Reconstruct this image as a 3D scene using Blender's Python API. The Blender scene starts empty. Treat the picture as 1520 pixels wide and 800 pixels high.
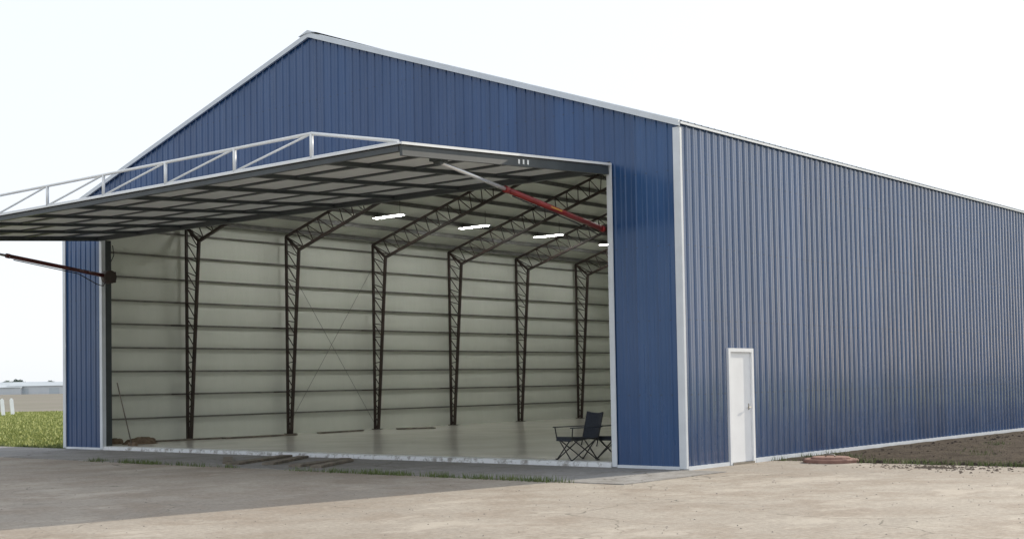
import bpy, math, random
from mathutils import Vector, Matrix
random.seed(7)
scene=bpy.context.scene
W=19.5; L=27.0; EH=6.15; EHL=6.42; SL=1.47; SR=17.75; HZ=5.53
AX=9.56; RA=3.30; KR=RA/AX; KL=(EH+RA-EHL)/(W-AX)
FZ=0.10
def roofz(x):
    return EH+KR*(-x) if x>-AX else EHL+KL*(W+x)

# ---------------------------------------------------------------- materials
def new_mat(name):
    m=bpy.data.materials.new(name); m.use_nodes=True
    nt=m.node_tree; b=nt.nodes['Principled BSDF']
    return m,nt,b
def N(nt,t,**k):
    n=nt.nodes.new(t)
    for a,v in k.items(): setattr(n,a,v)
    return n
def c4(c): return (c[0],c[1],c[2],1)
def pos(nt,scale=(1,1,1)):
    g=N(nt,'ShaderNodeNewGeometry'); mp=N(nt,'ShaderNodeMapping')
    mp.inputs['Scale'].default_value=scale
    nt.links.new(g.outputs['Position'],mp.inputs['Vector'])
    return mp.outputs['Vector']
def noise(nt,vec,scale,detail=4,rough=0.6):
    n=N(nt,'ShaderNodeTexNoise'); n.inputs['Scale'].default_value=scale
    n.inputs['Detail'].default_value=detail; n.inputs['Roughness'].default_value=rough
    nt.links.new(vec,n.inputs['Vector']); return n.outputs['Fac']
def ramp(nt,fac,stops):
    r=N(nt,'ShaderNodeValToRGB'); e=r.color_ramp.elements
    e[0].position=stops[0][0]; e[0].color=c4(stops[0][1])
    e[1].position=stops[-1][0]; e[1].color=c4(stops[-1][1])
    for p,c in stops[1:-1]:
        q=e.new(p); q.color=c4(c)
    nt.links.new(fac,r.inputs['Fac']); return r.outputs['Color']
def mix(nt,fac,a,b,mode='MIX'):
    m=N(nt,'ShaderNodeMix',data_type='RGBA',blend_type=mode)
    if isinstance(fac,(int,float)): m.inputs[0].default_value=fac
    else: nt.links.new(fac,m.inputs[0])
    for i,v in ((6,a),(7,b)):
        if isinstance(v,tuple): m.inputs[i].default_value=c4(v)
        else: nt.links.new(v,m.inputs[i])
    return m.outputs[2]
def bump(nt,b,h,strength,dist=0.02):
    n=N(nt,'ShaderNodeBump'); n.inputs['Strength'].default_value=strength
    n.inputs['Distance'].default_value=dist
    nt.links.new(h,n.inputs['Height']); nt.links.new(n.outputs['Normal'],b.inputs['Normal'])
    return n
def simple(name,col,rough=0.6,metal=0.0,var=0.25,scale=3.0,bmp=0.0,stretch=(1,1,1),coat=0.0):
    m,nt,b=new_mat(name)
    v=pos(nt,stretch); f=noise(nt,v,scale)
    lo=tuple(c*(1-var) for c in col); hi=tuple(min(1,c*(1+var)) for c in col)
    nt.links.new(ramp(nt,f,[(0.3,lo),(0.7,hi)]),b.inputs['Base Color'])
    b.inputs['Roughness'].default_value=rough; b.inputs['Metallic'].default_value=metal
    b.inputs['Coat Weight'].default_value=coat; b.inputs['Coat Roughness'].default_value=0.15
    if bmp: bump(nt,b,noise(nt,v,scale*6),bmp)
    return m

def blue_mat(name,axis,lo,hi,spec,coat,rough,bstr):
    m,nt,b=new_mat(name)
    v=pos(nt)
    v2=pos(nt,(1,1,0.12))
    f=noise(nt,v2,2.2,5)
    c=ramp(nt,f,[(0.25,lo),(0.75,hi)])
    sx=N(nt,'ShaderNodeSeparateXYZ'); nt.links.new(v,sx.inputs[0])
    fl=N(nt,'ShaderNodeMath',operation='SNAP'); fl.inputs[1].default_value=0.9144
    nt.links.new(sx.outputs[axis],fl.inputs[0])
    wn=N(nt,'ShaderNodeTexWhiteNoise',noise_dimensions='1D'); nt.links.new(fl.outputs[0],wn.inputs['W'])
    tone=ramp(nt,wn.outputs['Value'],[(0,(0.85,0.87,0.89)),(1,(1.12,1.1,1.08))])
    c=mix(nt,1.0,c,tone,'MULTIPLY')
    mr=N(nt,'ShaderNodeMapRange'); mr.inputs[1].default_value=0.0; mr.inputs[2].default_value=0.7
    mr.inputs[3].default_value=0.2; mr.inputs[4].default_value=0.0
    nt.links.new(sx.outputs[2],mr.inputs[0])
    mm=N(nt,'ShaderNodeMath',operation='MULTIPLY'); nt.links.new(mr.outputs[0],mm.inputs[0]); nt.links.new(f,mm.inputs[1])
    c=mix(nt,mm.outputs[0],c,(0.16,0.15,0.14))
    def fract(sock,period,half):
        d=N(nt,'ShaderNodeMath',operation='PINGPONG'); d.inputs[1].default_value=period/2
        nt.links.new(sock,d.inputs[0])
        l=N(nt,'ShaderNodeMath',operation='LESS_THAN'); l.inputs[1].default_value=half
        nt.links.new(d.outputs[0],l.inputs[0]); return l.outputs[0]
    a=fract(sx.outputs[axis],0.2286,0.013); z=fract(sx.outputs[2],1.32,0.013)
    s=N(nt,'ShaderNodeMath',operation='MULTIPLY'); nt.links.new(a,s.inputs[0]); nt.links.new(z,s.inputs[1])
    s2=N(nt,'ShaderNodeMath',operation='MULTIPLY'); nt.links.new(s.outputs[0],s2.inputs[0]); s2.inputs[1].default_value=.4
    c=mix(nt,s2.outputs[0],c,(0.02,0.025,0.03))
    nt.links.new(c,b.inputs['Base Color'])
    gl=noise(nt,pos(nt,(1.3,1.3,.35)),1.1,4)
    nt.links.new(ramp(nt,gl,[(0.35,(rough*.75,)*3),(0.65,(rough*1.25,)*3)]),b.inputs['Roughness'])
    b.inputs['Specular IOR Level'].default_value=spec
    b.inputs['Coat Weight'].default_value=coat; b.inputs['Coat Roughness'].default_value=0.10
    v3=pos(nt,(1.5,1.5,0.35))
    bump(nt,b,noise(nt,v3,1.6,2),bstr,0.05)
    return m
M={}
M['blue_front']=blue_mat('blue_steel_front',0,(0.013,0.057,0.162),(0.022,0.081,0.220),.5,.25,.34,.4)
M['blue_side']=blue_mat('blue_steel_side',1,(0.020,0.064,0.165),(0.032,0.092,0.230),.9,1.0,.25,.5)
M['trim']=simple('white_trim',(0.64,0.68,0.72),0.4,0,0.08,2)
M['roof']=simple('galvalume_roof',(0.55,0.58,0.6),0.35,0.3,0.1,1)
M['steel']=simple('primer_steel',(0.045,0.03,0.025),0.55,0.0,0.3,4)
M['girt']=simple('girt_steel',(0.18,0.175,0.155),0.5,0.0,0.3,4)
M['purlin']=simple('purlin_steel',(0.15,0.15,0.14),0.5,0.0,0.3,4)
M['doorsteel']=simple('door_frame_steel',(0.05,0.06,0.065),0.45,0.0,0.2,3)
M['doorpanel']=simple('door_liner',(0.76,0.79,0.78),0.6,0,0.06,1.5)
M['whitepaint']=simple('white_painted_steel',(0.78,0.80,0.81),0.35,0,0.05,3)
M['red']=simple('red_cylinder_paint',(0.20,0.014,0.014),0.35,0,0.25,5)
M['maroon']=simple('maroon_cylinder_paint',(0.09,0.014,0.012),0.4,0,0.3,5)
M['chrome']=simple('chrome_rod',(0.75,0.76,0.78),0.22,0.6,0.05,3)
M['black']=simple('black_rubber',(0.02,0.02,0.02),0.5,0,0.2,5)
M['yellow']=simple('yellow_lettering',(0.45,0.22,0.04),0.5,0,0.1,5)
M['doorwhite']=simple('entry_door_paint',(0.80,0.82,0.84),0.4,0,0.04,2)
M['brass']=simple('handle_metal',(0.35,0.33,0.3),0.3,0.9,0.1,5)
M['wood']=simple('weathered_wood',(0.17,0.145,0.115),0.8,0,0.4,6,0.3)
M['fabric']=simple('dark_navy_fabric',(0.018,0.023,0.034),0.85,0,0.3,20,0.1)
M['sack']=simple('brown_sack',(0.17,0.12,0.08),0.9,0,0.4,9,0.4)
M['lid']=simple('rusty_concrete_lid',(0.24,0.135,0.105),0.85,0,0.25,5,0.3)
M['farwall']=simple('far_building_wall',(0.60,0.63,0.65),0.6,0,0.1,0.1)
M['farroof']=simple('far_building_roof',(0.48,0.53,0.56),0.5,0,0.1,0.1)
M['bark']=simple('bark',(0.09,0.065,0.045),0.9,0,0.3,4,0.3)
M['leaf']=simple('leaf',(0.11,0.15,0.12),0.8,0,0.35,1.2)
M['stone']=simple('loose_stone',(0.27,0.24,0.21),0.9,0,0.35,9)
M['clod']=simple('soil_clod',(0.05,0.037,0.028),0.95,0,0.35,9)
M['crumb']=simple('dirt_crumb',(0.13,0.10,0.075),0.95,0,0.35,9)

m,nt,b=new_mat('vinyl_insulation_liner')
v=pos(nt); f=noise(nt,v,0.5,4); g=noise(nt,pos(nt,(1,1,0.25)),4,4)
c=ramp(nt,f,[(0.3,(0.74,0.77,0.69)),(0.7,(0.81,0.84,0.76))])
c=mix(nt,0.12,c,ramp(nt,g,[(0.3,(0.66,0.68,0.61)),(0.7,(0.9,0.91,0.86))]))
nt.links.new(c,b.inputs['Base Color']); b.inputs['Roughness'].default_value=0.55
bump(nt,b,g,0.25,0.03); M['liner']=m
m,nt,b=new_mat('epoxy_floor')
v=pos(nt); f=noise(nt,v,0.5,4); g=noise(nt,v,7,5)
c=ramp(nt,f,[(0.3,(0.74,0.72,0.65)),(0.7,(0.79,0.77,0.70))])
c=mix(nt,0.05,c,ramp(nt,g,[(0.35,(0.5,0.48,0.42)),(0.6,(0.8,0.78,0.72))]))
nt.links.new(c,b.inputs['Base Color'])
nt.links.new(ramp(nt,f,[(0.3,(0.20,)*3),(0.7,(0.26,)*3)]),b.inputs['Roughness'])
b.inputs['Coat Weight'].default_value=.4; b.inputs['Coat Roughness'].default_value=.14
M['floor']=m
m,nt,b=new_mat('worn_white_paint')
v=pos(nt); f=noise(nt,v,6,6,0.7)
nt.links.new(ramp(nt,f,[(0.36,(0.3,0.29,0.27)),(0.5,(0.72,0.74,0.75))]),b.inputs['Base Color'])
b.inputs['Roughness'].default_value=0.7; bump(nt,b,f,.6,.02); M['worn']=m
m,nt,b=new_mat('lit_fluorescent')
b.inputs['Emission Color'].default_value=(1,1,0.97,1); b.inputs['Emission Strength'].default_value=56
b.inputs['Base Color'].default_value=(0.9,0.9,0.9,1); M['lamp']=m

def crack(nt,v,scale,width,dist=0.0):
    vo=N(nt,'ShaderNodeTexVoronoi',feature='DISTANCE_TO_EDGE'); vo.inputs['Scale'].default_value=scale
    nz=N(nt,'ShaderNodeTexNoise'); nz.inputs['Scale'].default_value=scale*3; nz.inputs['Detail'].default_value=4
    nt.links.new(v,nz.inputs['Vector'])
    ad=N(nt,'ShaderNodeVectorMath',operation='MULTIPLY_ADD'); ad.inputs[1].default_value=(0.5/scale,)*3
    nt.links.new(nz.outputs['Color'],ad.inputs[0]); nt.links.new(v,ad.inputs[2])
    nt.links.new(ad.outputs[0],vo.inputs['Vector'])
    l=N(nt,'ShaderNodeMapRange'); l.inputs[1].default_value=0; l.inputs[2].default_value=width
    l.inputs[3].default_value=1; l.inputs[4].default_value=0
    nt.links.new(vo.outputs['Distance'],l.inputs[0]); return l.outputs[0]
def concrete(name,lo,hi,dirt,cracks=True,seam=None):
    m,nt,b=new_mat(name); v=pos(nt)
    f=noise(nt,v,0.16,6,0.6); g=noise(nt,v,0.7,8,0.75); h=noise(nt,v,14,6,0.8)
    c=ramp(nt,f,[(0.35,lo),(0.65,hi)])
    c=mix(nt,ramp(nt,g,[(0.45,(0,0,0)),(0.60,(0.8,)*3)]),c,dirt)
    c=mix(nt,0.45,c,ramp(nt,h,[(0.35,(0.28,0.28,0.28)),(0.65,(0.76,0.76,0.76))]),'OVERLAY')
    k=noise(nt,pos(nt,(1,1,1)),0.6,10,0.82)
    c=mix(nt,ramp(nt,k,[(0.58,(0,0,0)),(0.68,(0.5,)*3)]),c,tuple(x*0.6 for x in lo))
    k2=noise(nt,pos(nt,(1.0,.6,1)),0.5,10,0.76)
    c=mix(nt,ramp(nt,k2,[(0.54,(0,0,0)),(0.62,(0.65,)*3)]),c,tuple(min(1,x*1.22) for x in hi))
    if cracks:
        cr=crack(nt,v,0.2,0.005)
        gate=ramp(nt,noise(nt,v,0.4,2),[(0.44,(0,0,0)),(0.54,(.85,.85,.85))])
        q=N(nt,'ShaderNodeMath',operation='MULTIPLY'); nt.links.new(cr,q.inputs[0]); nt.links.new(gate,q.inputs[1])
        c=mix(nt,q.outputs[0],c,(0.08,0.07,0.052))
    nt.links.new(c,b.inputs['Base Color']); b.inputs['Roughness'].default_value=0.9
    s=N(nt,'ShaderNodeMath',operation='ADD'); nt.links.new(g,s.inputs[0]); nt.links.new(h,s.inputs[1])
    bump(nt,b,s.outputs[0],0.4,0.02)
    return m
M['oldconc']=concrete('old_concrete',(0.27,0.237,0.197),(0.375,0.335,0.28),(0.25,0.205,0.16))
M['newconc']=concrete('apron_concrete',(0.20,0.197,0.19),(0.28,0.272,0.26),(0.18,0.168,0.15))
def groundmat(name,a,bb,cc,s1=0.15,s2=2.0,bmp=0.5):
    m,nt,b=new_mat(name); v=pos(nt)
    c=ramp(nt,noise(nt,v,s1,6,0.65),[(0.3,a),(0.7,bb)])
    c=mix(nt,ramp(nt,noise(nt,v,s2,6,0.7),[(0.42,(0,0,0)),(0.62,(0.8,)*3)]),c,cc)
    nt.links.new(c,b.inputs['Base Color']); b.inputs['Roughness'].default_value=1.0
    b.inputs['Specular IOR Level'].default_value=0.1
    bump(nt,b,noise(nt,v,s2*4,5,0.7),bmp,0.06); return m
M['grass']=groundmat('grass_ground',(0.17,0.20,0.055),(0.26,0.28,0.09),(0.27,0.27,0.11),0.15,2.0,.2)
M['field']=groundmat('ploughed_field',(0.21,0.19,0.165),(0.26,0.24,0.21),(0.2,0.2,0.155),0.02,0.15,0.2)
M['soil']=groundmat('dark_soil',(0.038,0.029,0.022),(0.068,0.052,0.04),(0.095,0.076,0.055),0.8,3.5,0.8)
def blade(name,a,bb):
    m,nt,b=new_mat(name); v=pos(nt)
    nt.links.new(ramp(nt,noise(nt,v,2.5,3),[(0.3,a),(0.7,bb)]),b.inputs['Base Color'])
    b.inputs['Roughness'].default_value=0.7; return m
M['blade']=blade('grass_blade',(0.17,0.22,0.05),(0.33,0.35,0.11))
M['weed']=blade('weed_blade',(0.06,0.10,0.025),(0.15,0.18,0.06))

# ---------------------------------------------------------------- mesh builder
WL={}
class MB:
    def __init__(s): s.v=[];s.f=[];s.m=[];s.mats=[];s.sm=[]
    def mi(s,mat):
        if mat not in s.mats: s.mats.append(mat)
        return s.mats.index(mat)
    def face(s,pts,mat,smooth=False):
        i=len(s.v); s.v+=[tuple(p) for p in pts]; s.f.append(tuple(range(i,i+len(pts)))); s.m.append(s.mi(mat)); s.sm.append(smooth)
    def raw(s,vs,fs,mat,smooth=False):
        i=len(s.v); s.v+=[tuple(p) for p in vs]; k=s.mi(mat)
        for f in fs: s.f.append(tuple(i+j for j in f)); s.m.append(k); s.sm.append(smooth)
    def box(s,a,b,mat):
        x0,y0,z0=[min(p,q) for p,q in zip(a,b)]; x1,y1,z1=[max(p,q) for p,q in zip(a,b)]
        vs=[(x0,y0,z0),(x1,y0,z0),(x1,y1,z0),(x0,y1,z0),(x0,y0,z1),(x1,y0,z1),(x1,y1,z1),(x0,y1,z1)]
        s.raw(vs,[(0,3,2,1),(4,5,6,7),(0,1,5,4),(1,2,6,5),(2,3,7,6),(3,0,4,7)],mat)
    def beam(s,p,q,w,h,mat,up=(0,0,1)):
        p=Vector(p);q=Vector(q);d=(q-p).normalized();u=Vector(up)
        if abs(d.dot(u))>0.98: u=Vector((0,1,0))
        r=d.cross(u).normalized(); u=r.cross(d).normalized()
        vs=[]
        for e in (p,q):
            for a,bb in((-1,-1),(1,-1),(1,1),(-1,1)): vs.append(e+r*a*w/2+u*bb*h/2)
        s.raw(vs,[(0,3,2,1),(4,5,6,7),(0,1,5,4),(1,2,6,5),(2,3,7,6),(3,0,4,7)],mat)
    def tube(s,pts,r,mat,n=8,cap=True):
        pts=[Vector(p) for p in pts]; rs=r if isinstance(r,(list,tuple)) else [r]*len(pts)
        base=len(s.v); k=s.mi(mat)
        d0=(pts[1]-pts[0]).normalized(); up=Vector((0,0,1)) if abs(d0.z)<0.9 else Vector((1,0,0))
        for i,p in enumerate(pts):
            d=(pts[min(i+1,len(pts)-1)]-pts[max(i-1,0)]).normalized()
            a=d.cross(up).normalized(); bb=a.cross(d)
            for j in range(n):
                t=2*math.pi*j/n; s.v.append(tuple(p+a*math.cos(t)*rs[i]+bb*math.sin(t)*rs[i]))
        for i in range(len(pts)-1):
            for j in range(n):
                s.f.append((base+i*n+j,base+i*n+(j+1)%n,base+(i+1)*n+(j+1)%n,base+(i+1)*n+j)); s.m.append(k); s.sm.append(True)
        if cap:
            s.f.append(tuple(base+j for j in range(n))[::-1]); s.m.append(k); s.sm.append(False)
            s.f.append(tuple(base+(len(pts)-1)*n+j for j in range(n))); s.m.append(k); s.sm.append(False)
    def obj(s,name,parent=None,**props):
        xs=[p[0] for p in s.v];ys=[p[1] for p in s.v];zs=[p[2] for p in s.v]
        o=Vector(((min(xs)+max(xs))/2,(min(ys)+max(ys))/2,min(zs)))
        me=bpy.data.meshes.new(name); me.from_pydata([tuple(Vector(p)-o) for p in s.v],[],s.f)
        for mt in s.mats: me.materials.append(M[mt])
        me.polygons.foreach_set('material_index',s.m); me.polygons.foreach_set('use_smooth',s.sm); me.update()
        ob=bpy.data.objects.new(name,me); scene.collection.objects.link(ob)
        WL[ob.name]=o
        if parent: ob.parent=parent; ob.location=o-WL[parent.name]
        else: ob.location=o
        for k,vv in props.items(): ob[k]=vv
        return ob
def empty(name,loc,parent=None,**props):
    e=bpy.data.objects.new(name,None); scene.collection.objects.link(e); e.empty_display_size=0.3
    WL[e.name]=Vector(loc)
    if parent: e.parent=parent; e.location=Vector(loc)-WL[parent.name]
    else: e.location=loc
    for k,v in props.items(): e[k]=v
    return e
def sheet(name,poly,z,mat,**p):
    b=MB(); b.face([(x,y,z) for x,y in poly],mat); return b.obj(name,None,kind='structure',**p)

# ---------------------------------------------------------------- ground
g=MB(); n=64; R=6000
g.face([(R*math.cos(2*math.pi*i/n),R*math.sin(2*math.pi*i/n),0) for i in range(n)],'grass')
g.obj('ground',None,kind='structure',label='flat green and straw coloured grass ground',category='ground')
Fv=Vector((-0.6371,0.7708)); Rv=Vector((0.7708,0.6371))
p0=Vector((-76,34))
far=[p0-Rv*2500,p0+Rv*2500,p0+Rv*2500+Fv*3500,p0-Rv*2500+Fv*3500]
sheet('field',[tuple(q) for q in far],0.004,'field',label='bare brown ploughed field beyond the grass',category='field')
edge=[]; x=60.0
while x>0.3:
    edge.append((x,3.2+random.uniform(-.15,.15))); x-=random.uniform(.15,.5) if x<15 else 3
sheet('pavement',[(-70,-60),(60,-60)]+edge+[(0.0,3.2),(0.0,0.02),(-70,0.02)],0.006,'oldconc',label='old cracked tan concrete pavement with dirt stains',category='pavement')
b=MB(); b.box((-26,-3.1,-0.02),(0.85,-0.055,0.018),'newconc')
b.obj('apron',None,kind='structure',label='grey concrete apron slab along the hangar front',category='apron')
b=MB(); nx,ny=46,130
def soilh(x,y):
    e=min(1,max(0,(y-3.15)/0.5))*min(1,max(0,(16-x)/2))*min(1,.25+x/3)
    return 0.009+e*(0.025+0.025*math.sin(x*3.1+y*1.7)*math.sin(y*2.3-x)+0.035*random.random())
vs=[];fs=[]
for j in range(ny+1):
    for i in range(nx+1):
        x=0.055+i*16/nx; y=3.1+(j/ny)**1.3*45
        if j==0: y+=random.uniform(-0.12,0.25)
        vs.append((x,y,soilh(x,y)))
for j in range(ny):
    for i in range(nx):
        a=j*(nx+1)+i; fs.append((a,a+1,a+nx+2,a+nx+1))
b.raw(vs,fs,'soil',True)
b.obj('soil',None,kind='structure',label='dark lumpy bare soil strip beside the hangar wall',category='soil')
def pebbles(name,cnt,fn,mat,lab,s0,s1):
    b=MB()
    for _ in range(cnt):
        x,y,z=fn(); r=random.uniform(s0,s1); k=[]
        for dx,dy,dz in((1,0,0),(0,1,0),(-1,0,0),(0,-1,0),(0,0,1)):
            k.append((x+dx*r*random.uniform(.6,1.3),y+dy*r*random.uniform(.6,1.3),z+dz*r*random.uniform(.4,.9)))
        b.raw(k,[(0,1,4),(1,2,4),(2,3,4),(3,0,4)],mat)
    b.obj(name,None,kind='stuff',label=lab,category='gravel')
pebbles('soil_clods',2200,lambda:((lambda x,y:(x,y,0.02))(random.uniform(.5,8),3.2+random.random()**1.6*18)),'clod','scattered dark soil clods beside the hangar wall',.015,.06)
pebbles('gravel',1400,lambda:(random.uniform(-9,9),random.uniform(-13,3),.006),'stone','small loose stones scattered on the old concrete',.004,.016)
pebbles('dirt_crumbs',500,lambda:((lambda r,t:(3.6+r*math.cos(t)*1.3,2.4+r*math.sin(t)*.6,.006))(abs(random.gauss(0,.7)),random.uniform(0,6.28))),'crumb','brown dirt crumbs spilled on the concrete by the soil',.008,.035)
def blades(name,pts,h,lab,w=0.012,mat='blade'):
    b=MB()
    for x,y,z in pts:
        a=random.uniform(0,6.28); hh=h*random.uniform(.4,1.2); lx=random.uniform(-.4,.4)*hh; ly=random.uniform(-.4,.4)*hh
        dx=math.cos(a)*w; dy=math.sin(a)*w
        b.raw([(x-dx,y-dy,z),(x+dx,y+dy,z),(x+lx,y+ly,z+hh)],[(0,1,2)],mat)
    b.obj(name,None,kind='stuff',label=lab,category='grass')
Cam=Vector((12.33,-19.6,1.6)); C2=Vector((Cam.x,Cam.y))
pts=[]
while len(pts)<42000:
    d=32+random.random()**1.2*65; l=-d*random.uniform(.26,.60)
    q=C2+Fv*d+Rv*l
    if q.x>-19.8 or q.y<.1: continue
    pts.append((q.x,q.y,0))
blades('grass',pts,0.085,'green grass growing beyond the hangar corner',0.03)
pts=[]
cl=[]
for _ in range(16):
    cl.append((random.uniform(-14,0.2),-3.13+random.gauss(0,.05),random.uniform(.06,.25),1))
for x in(-2.0,-2.9,-4.1,-5.4,-11.2,-11.7,-.9): cl.append((x,-3.16,random.uniform(.2,.4),2.4))
for x in(-19.8,-20.4,-21.6,-23,-24.5): cl.append((x,0.03,0.3,2))
cl+=[(.15,3.1,.2,1.4),(2.4,3.3,.4,1),(3.6,3.2,.5,1),(4.6,3.25,.5,2),(.3,4.2,.3,2),(.3,5.2,.3,1),(5.6,3.3,.5,1)]
for x,y,s,k in cl:
    for _ in range(int(160*k*s+20)):
        pts.append((x+random.gauss(0,s),y+random.gauss(0,.06),0.005))
for _ in range(500): pts.append((random.uniform(1.6,7),3.2+random.gauss(0,.16),0.01))
for _ in range(14):
    cx,cy=random.uniform(.8,6),random.uniform(4,11)
    for _ in range(60): pts.append((cx+random.gauss(0,.18),cy+random.gauss(0,.25),0.02))
blades('weeds',pts,0.10,'weeds growing in concrete joints by the hangar',0.008,'weed')

# ---------------------------------------------------------------- hangar
H=empty('hangar',(-W/2,0,0),label='large blue steel aircraft hangar with its wide door raised open',category='hangar')
PER=.2286
PROF=[(0,.020),(.022,.020),(.038,0),(.095,0),(.103,.004),(.117,.004),(.125,0),(.2126,0)]
def prof_pts(t0,t1,cuts=(),sc=1.0):
    k0=int(t0/PER)-1; P=[]
    k=k0
    while k*PER<t1+PER:
        P+=[(k*PER+a,o*sc) for a,o in PROF]; k+=1
    def off(t):
        for (a,o),(c,q) in zip(P,P[1:]):
            if a<=t<=c: return o+(q-o)*(t-a)/(c-a)
        return 0
    ts=sorted(set([round(a,4) for a,o in P if t0<a<t1]+[t0,t1]+[c for c in cuts if t0<c<t1]))
    return [(t,off(t)) for t in ts]
def strip(b,pp,fn,zb,zt,mat):
    vs=[];fs=[]
    for t,o in pp:
        x,y=fn(t,o); vs+=[(x,y,zb(t)),(x,y,zt(t))]
    for i in range(len(pp)-1): fs.append((2*i,2*i+2,2*i+3,2*i+1))
    b.raw(vs,fs,mat)
fn=lambda t,o:(-t,-o)
rz=lambda t:roofz(-t)-0.02
b=MB()
strip(b,prof_pts(0.0,SL),fn,lambda t:.06,rz,'blue_front')
strip(b,prof_pts(SL,SR,(AX,)),fn,lambda t:HZ+.06,rz,'blue_front')
strip(b,prof_pts(SR,W),fn,lambda t:.06,rz,'blue_front')
b.obj('front_wall',H)
b=MB(); fs_=lambda t,o:(o,t)
DY0,DY1,DZ=1.5,2.36,2.12
strip(b,prof_pts(0,DY0,(),1.5),fs_,lambda t:.06,lambda t:EH-.03,'blue_side')
strip(b,prof_pts(DY0,DY1,(),1.5),fs_,lambda t:DZ,lambda t:EH-.03,'blue_side')
strip(b,prof_pts(DY1,L,(),1.5),fs_,lambda t:.06,lambda t:EH-.03,'blue_side')
b.obj('side_wall',H)
b=MB(); strip(b,prof_pts(0,L),lambda t,o:(-W-o,t),lambda t:.06,lambda t:EHL-.03,'blue_side'); b.obj('side_wall',H)
b=MB(); strip(b,prof_pts(0,W,(AX,)),lambda t,o:(-t,L+o),lambda t:.06,rz,'blue_front'); b.obj('rear_wall',H)
za=EH+RA
b=MB()
pp=prof_pts(-.06,L+.06)
for sgn in(0,1):
    vs=[];fs=[]
    xe=0.06 if sgn==0 else -W-.06
    for t,o in pp:
        vs+=[(xe,t,(EH if sgn==0 else EHL)-.02+o*.8),(-AX,t,za+o*.8)]
    for i in range(len(pp)-1): fs.append((2*i,2*i+2,2*i+3,2*i+1))
    b.raw(vs,fs,'roof')
b.obj('roof',H)
b=MB()
b.raw([(-AX-.3,-.1,za-.055),(-AX,-.1,za+.045),(-AX+.3,-.1,za-.055),(-AX-.3,L+.1,za-.055),(-AX,L+.1,za+.045),(-AX+.3,L+.1,za-.055),
       (-AX,-.1,za-.02),(-AX,L+.1,za-.02)],[(0,1,4,3),(1,2,5,4),(0,6,1),(1,6,2)],'trim')
b.obj('ridge_cap',H)
for xe,eh in((0.06,EH),(-W-.06,EHL)):
    for yy,y2 in((-.085,-.034),(L+.034,L+.085)):
        b=MB()
        x0=-AX; z0=za-.08; z1=eh-.09
        vs=[(x0,yy,z0+.08),(x0,yy,z0-.03),(xe,yy,z1-.03),(xe,yy,z1+.07),(x0,y2,z0+.08),(x0,y2,z0-.03),(xe,y2,z1-.03),(xe,y2,z1+.07)]
        b.raw(vs,[(0,1,2,3),(7,6,5,4),(0,3,7,4),(1,5,6,2),(3,2,6,7)],'trim')
        b.obj('rake_trim',H)
for xe,s,eh in((0,1,EH),(-W,-1,EHL)):
    b=MB(); b.box((xe+s*.04,-.03,eh-.075),(xe+s*.075,L+.03,eh-.035),'trim')
    b.obj('eave_trim',H)
def corner(x,y,sx,sy,eh):
    b=MB(); b.box((x+sx*.045,y+sy*.034,.03),(x-sx*.085,y+sy*.05,eh-.13),'trim'); b.box((x+sx*.037,y+sy*.033,.03),(x+sx*.05,y-sy*.03,eh-.13),'trim')
    b.obj('corner_trim',H)
corner(0,0,1,-1,EH); corner(-W,0,-1,-1,EHL); corner(0,L,1,1,EH); corner(-W,L,-1,1,EHL)
for a_,c_ in (((-SL+.06,-.048,.0),(-.09,-.002,.07)),((-W+.09,-.048,0),(-SR-.06,-.002,.07)),((.002,.04,0),(.048,DY0-.05,.07)),((.002,DY1+.05,.0),(.053,L-.06,.09))):
    b=MB(); b.box(a_,c_,'trim'); b.obj('base_trim',H)
for x,s,wd in((-SL,-1,.2),(-SR,1,.12)):
    b=MB(); b.box((x-s*.055,-.052,.03),(x+s*.055,-.034,HZ+.02),'trim'); b.box((x+s*.04,-.033,.03),(x+s*.055,.06,HZ),'trim')
    b.obj('jamb_trim',H)
    b=MB(); b.box((x+s*.02,.062,.1),(x-s*wd,.26,HZ-.05),'doorsteel'); b.obj('jamb_post',H)
b=MB(); b.box((-SL-.05,.004,HZ-.0),(-SR+.05,.3,HZ+.3),'doorsteel'); b.obj('door_header',H)
# liner
b=MB()
GZ=[0.1+.66*i for i in range(10)]
for (x0,s,eh) in((-W+.1,1,EHL),(-.1,-1,EH)):
    prof=[]
    for i in range(10):
        for k in range(6):
            z=GZ[i]+.66*k/6
            if z<eh-.1: prof.append((z,.018*math.sin(math.pi*k/6)))
    prof.append((eh-.07,0))
    ys=[L*i/28 for i in range(29)]
    vs=[];fs=[]
    for j,y in enumerate(ys):
        for z,o in prof: vs.append((x0+s*o,max(.02,min(L-.02,y)),z))
    m_=len(prof)
    for j in range(len(ys)-1):
        for i in range(m_-1): a=j*m_+i; fs.append((a,a+1,a+m_+1,a+m_))
    b.raw(vs,fs,'liner',True)
b.face([(-W+.1,L-.1,.1),(-.1,L-.1,.1),(-.1,L-.1,EH-.1),(-AX,L-.1,za-.1),(-W+.1,L-.1,EHL-.1)],'liner')
for t0,t1,zb in((.02,SL-.03,.1),(SR+.03,W-.02,.1)):
    b.face([(-t0,.06,zb),(-t1,.06,zb),(-t1,.06,roofz(-t1)-.1),(-t0,.06,roofz(-t0)-.1)],'liner')
b.face([(-SL+.03,.31,HZ+.02),(-SR-.03,.31,HZ+.02),(-SR-.03,.31,roofz(-SR)-.1),(-AX,.31,za-.1),(-SL+.03,.31,roofz(-SL)-.1)],'liner')
b.obj('wall_liner',H)
b=MB()
for a,c in(((-W+.02),-AX),(-AX,-.02)):
    b.face([(a,.02,roofz(a+1e-6)-.07),(c,.02,roofz(c)-.07),(c,L-.02,roofz(c)-.07),(a,L-.02,roofz(a+1e-6)-.07)],'liner')
b.obj('ceiling_liner',H)
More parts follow.
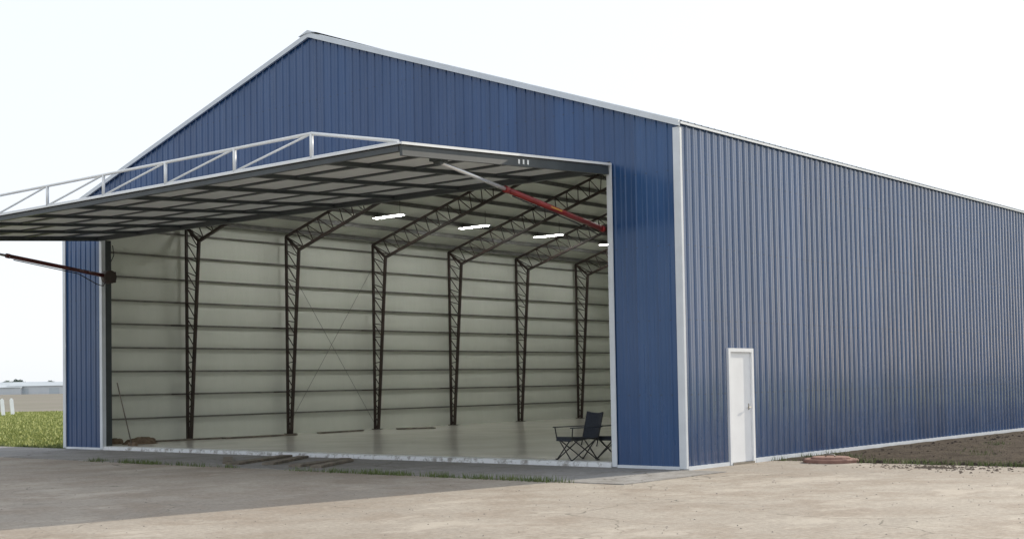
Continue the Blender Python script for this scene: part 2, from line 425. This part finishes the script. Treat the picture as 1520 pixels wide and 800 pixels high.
for s,x0 in((1,-W+.1),(-1,-.1)):
    for z in GZ[1:10]:
        if s==-1 and z>5.9: continue
        b=MB()
        b.box((x0-s*.02,.35,z-.03),(x0+s*.08,L-.13,z-.022),'girt')
        b.box((x0+s*.08,.35,z-.03),(x0+s*.086,L-.13,z+.015),'girt')
        b.obj('wall_girt',H)
for z in GZ[1:10]:
    b=MB(); b.box((-W+.25,L-.22,z-.025),(-.25,L-.12,z+.02),'girt')
    b.obj('wall_girt',H)
for i in range(11):
    d=.45+i*.88
    for x in(-d,-W+d):
        b=MB(); z=roofz(x)-.08
        b.box((x-.03,.32,z-.12),(x+.03,L-.12,z),'purlin')
        b.obj('roof_purlin',H)
def lattice(b,o0,o1,i0,i1,n,mat):
    o0,o1,i0,i1=map(Vector,(o0,o1,i0,i1))
    b.beam(o0,o1,.08,.06,mat); b.beam(i0,i1,.09,.07,mat)
    for k in range(n):
        a=o0.lerp(o1,k/n); c=i0.lerp(i1,(k+.5)/n); d=o0.lerp(o1,(k+1)/n)
        b.tube([a,c],.016,mat,5,False); b.tube([c,d],.016,mat,5,False)
def frame(y):
    b=MB()
    for s in(0,1):
        X=(lambda a:-W+a) if s==0 else (lambda a:-a)
        KK,AA,E0=(KL,W-AX,EHL) if s==0 else (KR,AX,EH)
        ztop=lambda a:E0+KK*a-.25
        kz=E0-.62
        lattice(b,(X(.29),y,FZ),(X(.29),y,ztop(.29)),(X(.44),y,FZ),(X(.88),y,kz),14,'steel')
        lattice(b,(X(.29),y,ztop(.29)),(X(AA),y,ztop(AA)),(X(.88),y,kz),(X(AA),y,ztop(AA)-.55),20,'steel')
        b.beam((X(.29),y,ztop(.29)),(X(.88),y,kz),.08,.06,'steel')
        b.box((X(.24),y-.12,FZ+.001),(X(.52),y+.12,FZ+.02),'steel')
        for z in(3.36,1.38): 
            b.beam((X(.15),y-.5,z+.03),(X(.5),y,z+.03),.04,.03,'steel'); b.beam((X(.15),y+.5,z+.03),(X(.5),y,z+.03),.04,.03,'steel')
    b.obj('steel_frame',H)
FY=[3.75+3.78*i for i in range(6)]
for y in FY: frame(y)
for (a,c) in((.3,5.5),(5.5,.3)):
    b=MB(); X=-W+.26
    b.tube([(X,FY[1],a),(X,FY[2],c)],.006,'girt',5)
    b.obj('bracing_rod',H)
b=MB(); b.box((-W+.02,.08,-.05),(-.02,L-.02,FZ),'floor'); b.obj('floor_slab',H)
b=MB(); n=160; vs=[];fs=[]
for i in range(n+1):
    x=-SL-.06+(-SR+SL+.12)*i/n; y=-.05+random.uniform(-.012,.012); z=FZ+.004
    vs+=[(x,y-.01,0),(x,y,z-.012+random.uniform(-.006,.004)),(x,y+.02,z),(x,.24+random.uniform(-.02,.02),z)]
for i in range(n):
    for k in range(3): a=i*4+k; fs.append((a,a+4,a+5,a+1)[::-1])
b.raw(vs,fs,'worn'); b.obj('door_threshold',H)
for k in range(-1,4):
    for a in(2.75,W-2.75):
        y=9.6+4.07*k
        x=-W+a
        z=roofz(-W+2.75)-.44 if a<W/2 else roofz(x)-.3
        b=MB(); b.box((x-.66,y-.12,z+.02),(x+.66,y+.12,z+.045),'whitepaint')
        for dx in(-.5,.5): b.tube([(x+dx,y,z+.045),(x+dx,y,roofz(x+dx)-.08)],.008,'steel',5)
        fx=b.obj('ceiling_light',H)
        c=MB()
        c.box((x-.6,y-.08,z+.003),(x+.6,y+.08,z+.019),'lamp')
        c.obj('fluorescent_tube',fx)
# entry door
D=empty('entry_door',(0.03,2.0,0),H,label='white steel entry door')
b=MB(); b.box((-.06,DY0-.03,.0),(.055,DY0+.04,DZ+.03),'doorwhite'); b.box((-.06,DY1-.04,0),(.055,DY1+.03,DZ+.03),'doorwhite'); b.box((-.06,DY0+.04,DZ-.04),(.055,DY1-.04,DZ+.03),'doorwhite')
b.obj('frame',D)
b=MB(); b.box((-.03,DY0+.045,.05),(.015,DY1-.045,DZ-.045),'doorwhite'); b.obj('leaf',D)
b=MB(); b.box((-.05,DY0+.04,0),(.075,DY1-.04,.045),'brass'); b.obj('sill',D)
b=MB(); b.box((.014,DY1-.15,1.0),(.02,DY1-.11,1.12),'brass'); b.tube([(.018,DY1-.13,1.05),(.06,DY1-.13,1.05)],.012,'brass'); b.tube([(.06,DY1-.125,1.05),(.06,DY1-.22,1.05)],.011,'brass')
b.obj('handle',D)
for z in(.3,1.1,1.8):
    b=MB(); b.tube([(.025,DY0+.05,z),(.025,DY0+.05,z+.1)],.012,'brass'); b.obj('hinge',D)
# ------------------------------------------------ big door (open)
DL=5.42; ang=math.atan2(.31,5.4)
def dp(x,s,d):
    lift=.07*(-SL-x)/16.3*(1-s/DL)
    return (x, -.06-s*math.cos(ang), HZ+lift-s*math.sin(ang)-d)
XR,XL=-SL+.02,-SR-.02
B=empty('hangar_door',(-W/2,-.06,HZ),H,label='raised one-piece hydraulic door with dark steel frame')
b=MB()
b.raw([dp(XR,0,.0),dp(XR,DL,.0),dp(XL,DL,.0),dp(XL,0,.0)],[(0,1,2,3)],'blue_front')
b.raw([dp(XR,0,.03),dp(XR,DL,.03),dp(XL,DL,.03),dp(XL,0,.03)],[(0,3,2,1)],'doorpanel')
b.obj('door_skin',B)
b=MB()
b.beam(dp(XR-.03,0.02,.11),dp(XR-.03,DL-.02,.11),.06,.15,'doorsteel'); b.beam(dp(XL+.03,0.02,.09),dp(XL+.03,DL-.02,.09),.06,.11,'doorsteel')
b.beam(dp(XR-.07,DL-.05,.075),dp(XL+.07,DL-.05,.075),.08,.08,'doorsteel'); b.beam(dp(XR-.07,.06,.09),dp(XL+.07,.06,.09),.1,.11,'doorsteel')
nb=9; sp=(XL-XR)/nb
for k in range(1,nb):
    x=XR+sp*k; b.beam(dp(x,.12,.07),dp(x,DL-.1,.07),.08,.07,'doorsteel')
for k in range(1,5):
    s=DL*k/5
    for q in range(nb):
        xa=XR+sp*q-.045; xb=XR+sp*(q+1)+.045
        b.beam(dp(xa,s,.05),dp(xb,s,.05),.085,.035,'doorsteel')
b.obj('door_frame',B)
b=MB()
b.beam(dp(XR+.02,-.0,.0),dp(XR+.02,DL+.02,.0),.03,.04,'whitepaint'); b.beam(dp(XR+.02,DL+.015,.0),dp(XL-.02,DL+.015,.0),.03,.025,'whitepaint'); b.beam(dp(XL-.02,0,0),dp(XL-.02,DL+.02,0),.03,.045,'whitepaint')
b.obj('edge_trim',B)
b=MB(); th=.42; s0=DL-.04
xs=[XR-2.05-1.95*k for k in range(8)]
top=lambda x:dp(x,s0,-th); bot=lambda x:dp(x,s0,-.03)
b.tube([dp(XR-.1,s0,-.04),top(xs[0])],.028,'whitepaint'); b.tube([top(xs[0]),top(xs[6])],.028,'whitepaint'); b.tube([top(xs[6]),dp(XL+.1,s0,-.04)],.028,'whitepaint')
b.tube([bot(XR-.1),bot(XL+.1)],.022,'whitepaint')
for i in range(7):
    b.tube([bot(xs[i]),top(xs[i])],.031,'whitepaint')
    if i<6: b.tube([top(xs[i]),bot(xs[i+1])],.02,'whitepaint')
b.obj('wind_truss',B)
for k in range(3):
    s=2.38+k*.12
    p=dp(XR+.003,s,.11); b=MB(); b.box((p[0],p[1]-.02,p[2]-.038),(p[0]+.006,p[1]+.02,p[2]+.038),'whitepaint')
    b.obj('slotted_plate',B)
for side,xc in((1,-SL-.16),(-1,-SR+.26)):
    A=Vector((xc,-.02,4.36 if side==1 else 4.52)); Z=Vector(dp(xc,4.4,.2)); J=A.lerp(Z,.635)
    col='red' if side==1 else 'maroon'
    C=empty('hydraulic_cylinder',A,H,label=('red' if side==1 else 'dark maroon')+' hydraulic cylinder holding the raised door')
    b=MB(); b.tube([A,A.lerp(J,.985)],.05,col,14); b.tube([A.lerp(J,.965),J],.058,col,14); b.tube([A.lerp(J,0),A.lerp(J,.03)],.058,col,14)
    b.obj('barrel',C)
    if side==1:
        u=(Z-A).normalized(); up=u.cross(Vector((-1,0,0))).normalized()
        if up.z<0: up=-up
        b=MB()
        for k in range(7):
            c=A+u*(1.35+.045*k)+Vector((.0525,0,0)); hh=.016
            b.face([c-u*.0225-up*hh,c+u*.0225-up*hh,c+u*.0225+up*hh*(.3 if k%2 else 1),c-u*.0225+up*hh],'yellow')
        b.obj('barrel_marking',C)
    b=MB(); b.tube([J,Z],.033,'chrome',12); b.tube([Z+Vector((-.07,0,0)),Z+Vector((.07,0,0))],.05,'doorsteel',12)
    b.box((Z.x-.09,Z.y-.12,Z.z),(Z.x+.09,Z.y+.12,Z.z+.07),'doorsteel')
    b.obj('piston_rod',C)
    b=MB(); e=A.lerp(J,.93)+Vector((0,0,-.07)); q=[A+Vector((.1,.1,.8)),A+Vector((.16,.1,.55)),A+Vector((.12,0,.3)),A+Vector((.05,-.05,-.1)),A+Vector((0,-.12,-.26)),A+Vector((0,-.3,-.22))]
    if side==1: q=[A+Vector((0,.1,-.1)),A+Vector((0,-.2,-.1))]
    b.tube(q+[A.lerp(J,.3)+Vector((0,0,-.085)),e],.012,'black',6); b.obj('hydraulic_hose',C)
    b=MB()
    if side==1: b.box((xc-.06,.03,A.z-.10),(xc+.08,.2,A.z+.10),'steel')
    else:
        b.box((xc-.09,.05,A.z-.16),(xc+.07,.2,A.z+.12),'steel'); b.tube([A+Vector((-.1,.05,-.02)),A+Vector((.1,.05,-.02))],.17,'steel',24)
    b.obj('pivot_bracket',C)

# ------------------------------------------------ camp chairs
def chair(loc,yaw,label):
    E=empty('camp_chair',loc,None,label=label,category='chair',group='folding camp chairs in the hangar doorway')
    Mx=Matrix.Translation(Vector(loc))@Matrix.Rotation(yaw,4,'Z')
    T=lambda p:Mx@Vector(p)
    w=.31; f=.28; hb=.90; lean=.12
    b=MB(); r=.012
    for sx in(-1,1):
        b.tube([T((sx*w,-f,0.0)),T((-sx*w*.9,-f*.95,.42))],r,'black',8)
        b.tube([T((sx*w,f,0.0)),T((-sx*w*.9,f*.95,.42))],r,'black',8)
        b.tube([T((sx*w,-f,0.0)),T((sx*w,f*.95,.42))],r,'black',8)
        b.tube([T((sx*w,f,0.0)),T((sx*w,-f*.95,.42))],r,'black',8)
        b.tube([T((sx*w,-f*.95,.36)),T((sx*(w+.06),-f*1.0,.61))],r,'black',8)
        b.tube([T((sx*w,f*.9,.26)),T((sx*(w+.01),f+lean,hb))],r,'black',8)
        for yy in(-f,f): b.tube([T((sx*w,yy,0)),T((sx*w,yy,.03))],.026,'black',8)
    b.obj('folding_frame',E)
    n=8;fs=[]
    for j in range(n):
        for i in range(n): a=j*(n+1)+i; fs.append((a,a+1,a+n+2,a+n+1))
    b=MB();vs=[]
    for j in range(n+1):
        for i in range(n+1):
            u=i/n;v=j/n; sag=-.07*math.sin(math.pi*u)*math.sin(math.pi*min(1,v*.9+.1))
            vs.append(T((-w+2*w*u,-f+2*f*v,.44-.02*v+sag)))
    b.raw(vs,fs,'fabric',True)
    b.face([T((-w,-f,.44)),T((w,-f,.44)),T((w,-f-.01,.36)),T((-w,-f-.01,.36))],'fabric')
    b.obj('seat',E)
    b=MB();vs=[]
    for j in range(n+1):
        for i in range(n+1):
            u=i/n;v=j/n
            vs.append(T((-w-.01+2*(w+.01)*u,f-.01+lean*v+.05*math.sin(math.pi*u),.38+(hb-.37-.03*math.sin(math.pi*u))*v)))
    b.raw(vs,fs,'fabric',True); b.obj('backrest',E)
    for sx in(-1,1):
        b=MB(); b.beam(T((sx*(w+.06),-f-.03,.62)),T((sx*(w+.03),f+.06,.63)),.09,.016,'fabric'); b.obj('armrest',E)
    return E,T
chair((-2.66,.42,FZ),math.radians(-26),'dark navy folding camp chair standing on the hangar floor')
E2,T2=chair((-2.12,1.0,FZ),math.radians(-10),'dark navy folding camp chair beside the white door jamb')
b=MB(); p=T2((-.36,-.12,.63)); b.tube([p,p+Vector((0,0,.12))],[.03,.042],'whitepaint',12); b.obj('drinking_cup',None,label='small white cup standing on a camp chair armrest',category='cup')

# ------------------------------------------------ loose items
def plank(x,y,yaw,l,w,z,lab,t=.04):
    b=MB(); d=Vector((math.sin(yaw),math.cos(yaw),0)); c=Vector((x,y,z+t/2))
    b.beam(c-d*l/2,c+d*l/2,w,t,'wood'); return b.obj('wooden_plank',None,label=lab,category='plank',group='weathered planks lying at the hangar')
for x,y,a,l,w in((-9.6,-1.5,-.45,2.7,.28),(-8.9,-1.4,-.55,2.4,.24),(-7.6,-1.6,-.35,2.2,.26),(-7.1,-1.75,-.5,2.0,.22),(-10.2,-1.9,-.9,1.8,.2)):
    plank(x,y,a,l,w,.02,'weathered brown plank lying flat on the concrete apron',.05)
for x,y,a,l,w in((-18.6,3.4,.1,2.2,.2),(-18.2,5.6,.05,2.6,.2),(-18.4,9.0,-.08,2.0,.18),(-17.9,11.9,.6,1.3,.2)):
    plank(x,y,a,l,w,FZ+.002,'brown lumber lying on the floor along the wall')
def lump(name,c,r,mat,lab,cat):
    b=MB(); n,m2=14,7; vs=[];fs=[]
    for j in range(m2+1):
        ph=math.pi/2*j/m2
        for i in range(n):
            t=2*math.pi*i/n; k=1+.12*math.sin(3*t+j)+random.uniform(-.07,.07)
            vs.append((c[0]+r[0]*math.cos(t)*math.cos(ph)*k,c[1]+r[1]*math.sin(t)*math.cos(ph)*k,c[2]+r[2]*math.sin(ph)*k))
    for j in range(m2):
        for i in range(n): fs.append((j*n+i,j*n+(i+1)%n,(j+1)*n+(i+1)%n,(j+1)*n+i))
    b.raw(vs,fs,mat,True); return b.obj(name,None,label=lab,category=cat)
lump('sack',(-18.1,1.4,FZ),(.28,.5,.17),'sack','brown slumped sack lying on the floor by the wall','sack')
lump('sack',(-18.9,1.1,FZ),(.2,.3,.14),'sack','small brown sack lying beside the door jamb','sack')
b=MB(); b.tube([(-17.2,.5,FZ),(-17.55,.3,1.75)],.016,'wood'); b.beam((-17.0,.5,FZ+.05),(-17.4,.55,FZ+.05),.07,.09,'sack')
b.obj('broom',None,label='wooden push broom leaning against the door jamb',category='broom')
b=MB(); n=40
def disc(cx,cy,r,z0,z1,bev):
    rings=[(r,z0),(r,z1-bev),(r-bev,z1)]
    vs=[];fs=[]
    for rr,z in rings:
        for i in range(n):
            t=2*math.pi*i/n; k=1+.03*math.sin(5*t)+.02*math.sin(11*t); vs.append((cx+rr*k*math.cos(t),cy+rr*k*math.sin(t),z))
    for q in range(2):
        for i in range(n): fs.append((q*n+i,q*n+(i+1)%n,(q+1)*n+(i+1)%n,(q+1)*n+i))
    fs.append(tuple(2*n+i for i in range(n)))
    b.raw(vs,fs,'lid')
disc(1.25,3.05,.5,.0,.075,.02); disc(1.25,3.05,.36,.07,.11,.02)
b.tube([(1.15,3.05,.11),(1.18,3.05,.15),(1.32,3.05,.15),(1.35,3.05,.11)],.012,'brass',6)
b.obj('well_cover',None,label='round reddish concrete cover lying on the ground',category='cover')

def stake(x,y):
    b=MB(); b.beam((x,y,0),(x-.35,y+.1,1.0),.22,.12,'whitepaint'); b.beam((x-.35,y+.1,1.0),(x-.37,y+.105,1.08),.12,.08,'whitepaint')
    b.obj('marker_post',None,label='short leaning white marker post in the grass',category='post',group='white marker posts in the grass')
def at(px,depth):
    u=(px-760)/1949*depth
    q=C2+Fv*depth+Rv*u; return q.x,q.y
stake(*at(4,84)); stake(*at(18,86))
fb=[(at(-40,520),44,4.0,18),(at(70,520),26,4.6,14),(at(20,590),30,5.2,14)]
for (x,y),l,h,dd in fb:
    E=empty('distant_building',(x,y,0),None,label='low white metal building on the horizon',category='building',group='low white buildings on the horizon')
    ry=math.atan2(Rv.y,Rv.x); R_=lambda p:(x+p[0]*math.cos(ry)-p[1]*math.sin(ry),y+p[0]*math.sin(ry)+p[1]*math.cos(ry),p[2])
    b=MB(); vs=[R_(p) for p in((-l/2,-dd/2,0),(l/2,-dd/2,0),(l/2,dd/2,0),(-l/2,dd/2,0),(-l/2,-dd/2,h*.7),(l/2,-dd/2,h*.7),(l/2,dd/2,h*.7),(-l/2,dd/2,h*.7),(-l/2,0,h),(l/2,0,h))]
    b.raw(vs,[(0,1,5,4),(1,2,6,9,5),(2,3,7,6),(3,0,4,8,7)],'farwall'); b.obj('wall',E)
    b=MB(); b.raw([R_((-l/2-.5,-dd/2-.5,h*.69)),R_((l/2+.5,-dd/2-.5,h*.69)),R_((l/2+.5,0,h+.1)),R_((-l/2-.5,0,h+.1)),R_((l/2+.5,dd/2+.5,h*.69)),R_((-l/2-.5,dd/2+.5,h*.69))],[(0,1,2,3),(3,2,4,5)],'farroof'); b.obj('roof',E)
    for k in range(int(l/12)):
        b=MB(); xx=-l/2+6+k*12; b.raw([R_((xx-2,-dd/2-.05,0)),R_((xx+2,-dd/2-.05,0)),R_((xx+2,-dd/2-.05,h*.5)),R_((xx-2,-dd/2-.05,h*.5))],[(0,1,2,3)],'farroof'); b.obj('door',E)
def make_tree(x,y,hh):
    E=empty('tree',(x,y,0),None,label='small broad green tree on the horizon',category='tree',group='trees along the horizon')
    b=MB(); b.tube([(x,y,0),(x+.1,y,hh*.3),(x,y+.1,hh*.6)],[hh*.035,hh*.028,hh*.012],'bark',8)
    for k in range(6):
        a=k*1.05; b.tube([(x,y,hh*(.28+.04*k)),(x+math.cos(a)*hh*.25,y+math.sin(a)*hh*.25,hh*(.5+.05*k))],[hh*.016,hh*.006],'bark',6)
    b.obj('trunk',E)
    b=MB()
    cl=[Vector((random.gauss(0,.2),random.gauss(0,.2),random.uniform(.38,.9)))*hh for _ in range(14)]
    for c in cl:
        for _ in range(110):
            d=Vector((random.gauss(0,1),random.gauss(0,1),random.gauss(0,.8))).normalized()*random.uniform(.4,1)*hh*.14
            q=Vector((x,y,0))+c+d; s=hh*.028
            u=Vector((random.uniform(-1,1),random.uniform(-1,1),random.uniform(-1,1))).normalized()*s; w_=u.orthogonal().normalized()*s
            b.raw([q-u,q+w_,q+u,q-w_],[(0,1,2,3)],'leaf')
    b.obj('crown',E); return E
T0=make_tree(*at(30,640),7.5)
for i in range(20):
    x,y=at(random.uniform(-120,100),random.uniform(620,850))
    n=T0.copy(); scene.collection.objects.link(n); n.location=(x,y,0); n.rotation_euler=(0,0,random.uniform(0,6)); s=random.uniform(.6,1.1); n.scale=(s*1.5,s*1.5,s)
    for ch in T0.children:
        c=ch.copy(); scene.collection.objects.link(c); c.parent=n

# ------------------------------------------------ light
sun_az=math.radians(9); sun_el=math.radians(23)
world=bpy.data.worlds.new('World'); scene.world=world; world.use_nodes=True
nt=world.node_tree; bg=nt.nodes['Background']
sky=N(nt,'ShaderNodeTexSky'); sky.sky_type='NISHITA'; sky.sun_disc=False
sky.sun_elevation=sun_el; sky.sun_rotation=sun_az; sky.dust_density=1.5; sky.air_density=1.0; sky.ozone_density=1.0
hz=mix(nt,0.82,sky.outputs[0],(8.35,8.7,9.3))
nt.links.new(hz,bg.inputs['Color']); bg.inputs['Strength'].default_value=0.13
sd=Vector((math.sin(sun_az)*math.cos(sun_el),math.cos(sun_az)*math.cos(sun_el),math.sin(sun_el)))
ld=bpy.data.lights.new('sun','SUN'); ld.energy=5.0; ld.angle=math.radians(.5); ld.color=(1,.90,.75)
lo=bpy.data.objects.new('sun',ld); scene.collection.objects.link(lo); lo.rotation_euler=sd.to_track_quat('Z','Y').to_euler(); lo.location=(20,40,30)

# ------------------------------------------------ camera
cd=bpy.data.cameras.new('camera'); co=bpy.data.objects.new('camera',cd); scene.collection.objects.link(co)
cd.sensor_width=36; cd.lens=1949/1520*36; cd.clip_end=9000; cd.clip_start=.1
F3=Vector((-.6371,.7708,0)).normalized(); R3=Vector((.7708,.6371,0)).normalized(); U3=Vector((0,0,1))
pt=math.radians(2.1); fw=F3*math.cos(pt)+U3*math.sin(pt); up=U3*math.cos(pt)-F3*math.sin(pt)
th=.0171; rr=R3*math.cos(th)-up*math.sin(th); uu=up*math.cos(th)+R3*math.sin(th)
mm=Matrix((( rr.x,uu.x,-fw.x,Cam.x),(rr.y,uu.y,-fw.y,Cam.y),(rr.z,uu.z,-fw.z,Cam.z),(0,0,0,1)))
co.matrix_world=mm; cd.shift_y=95/1520
scene.camera=co
scene.view_settings.view_transform='Standard'; scene.view_settings.look='None'; scene.view_settings.exposure=0
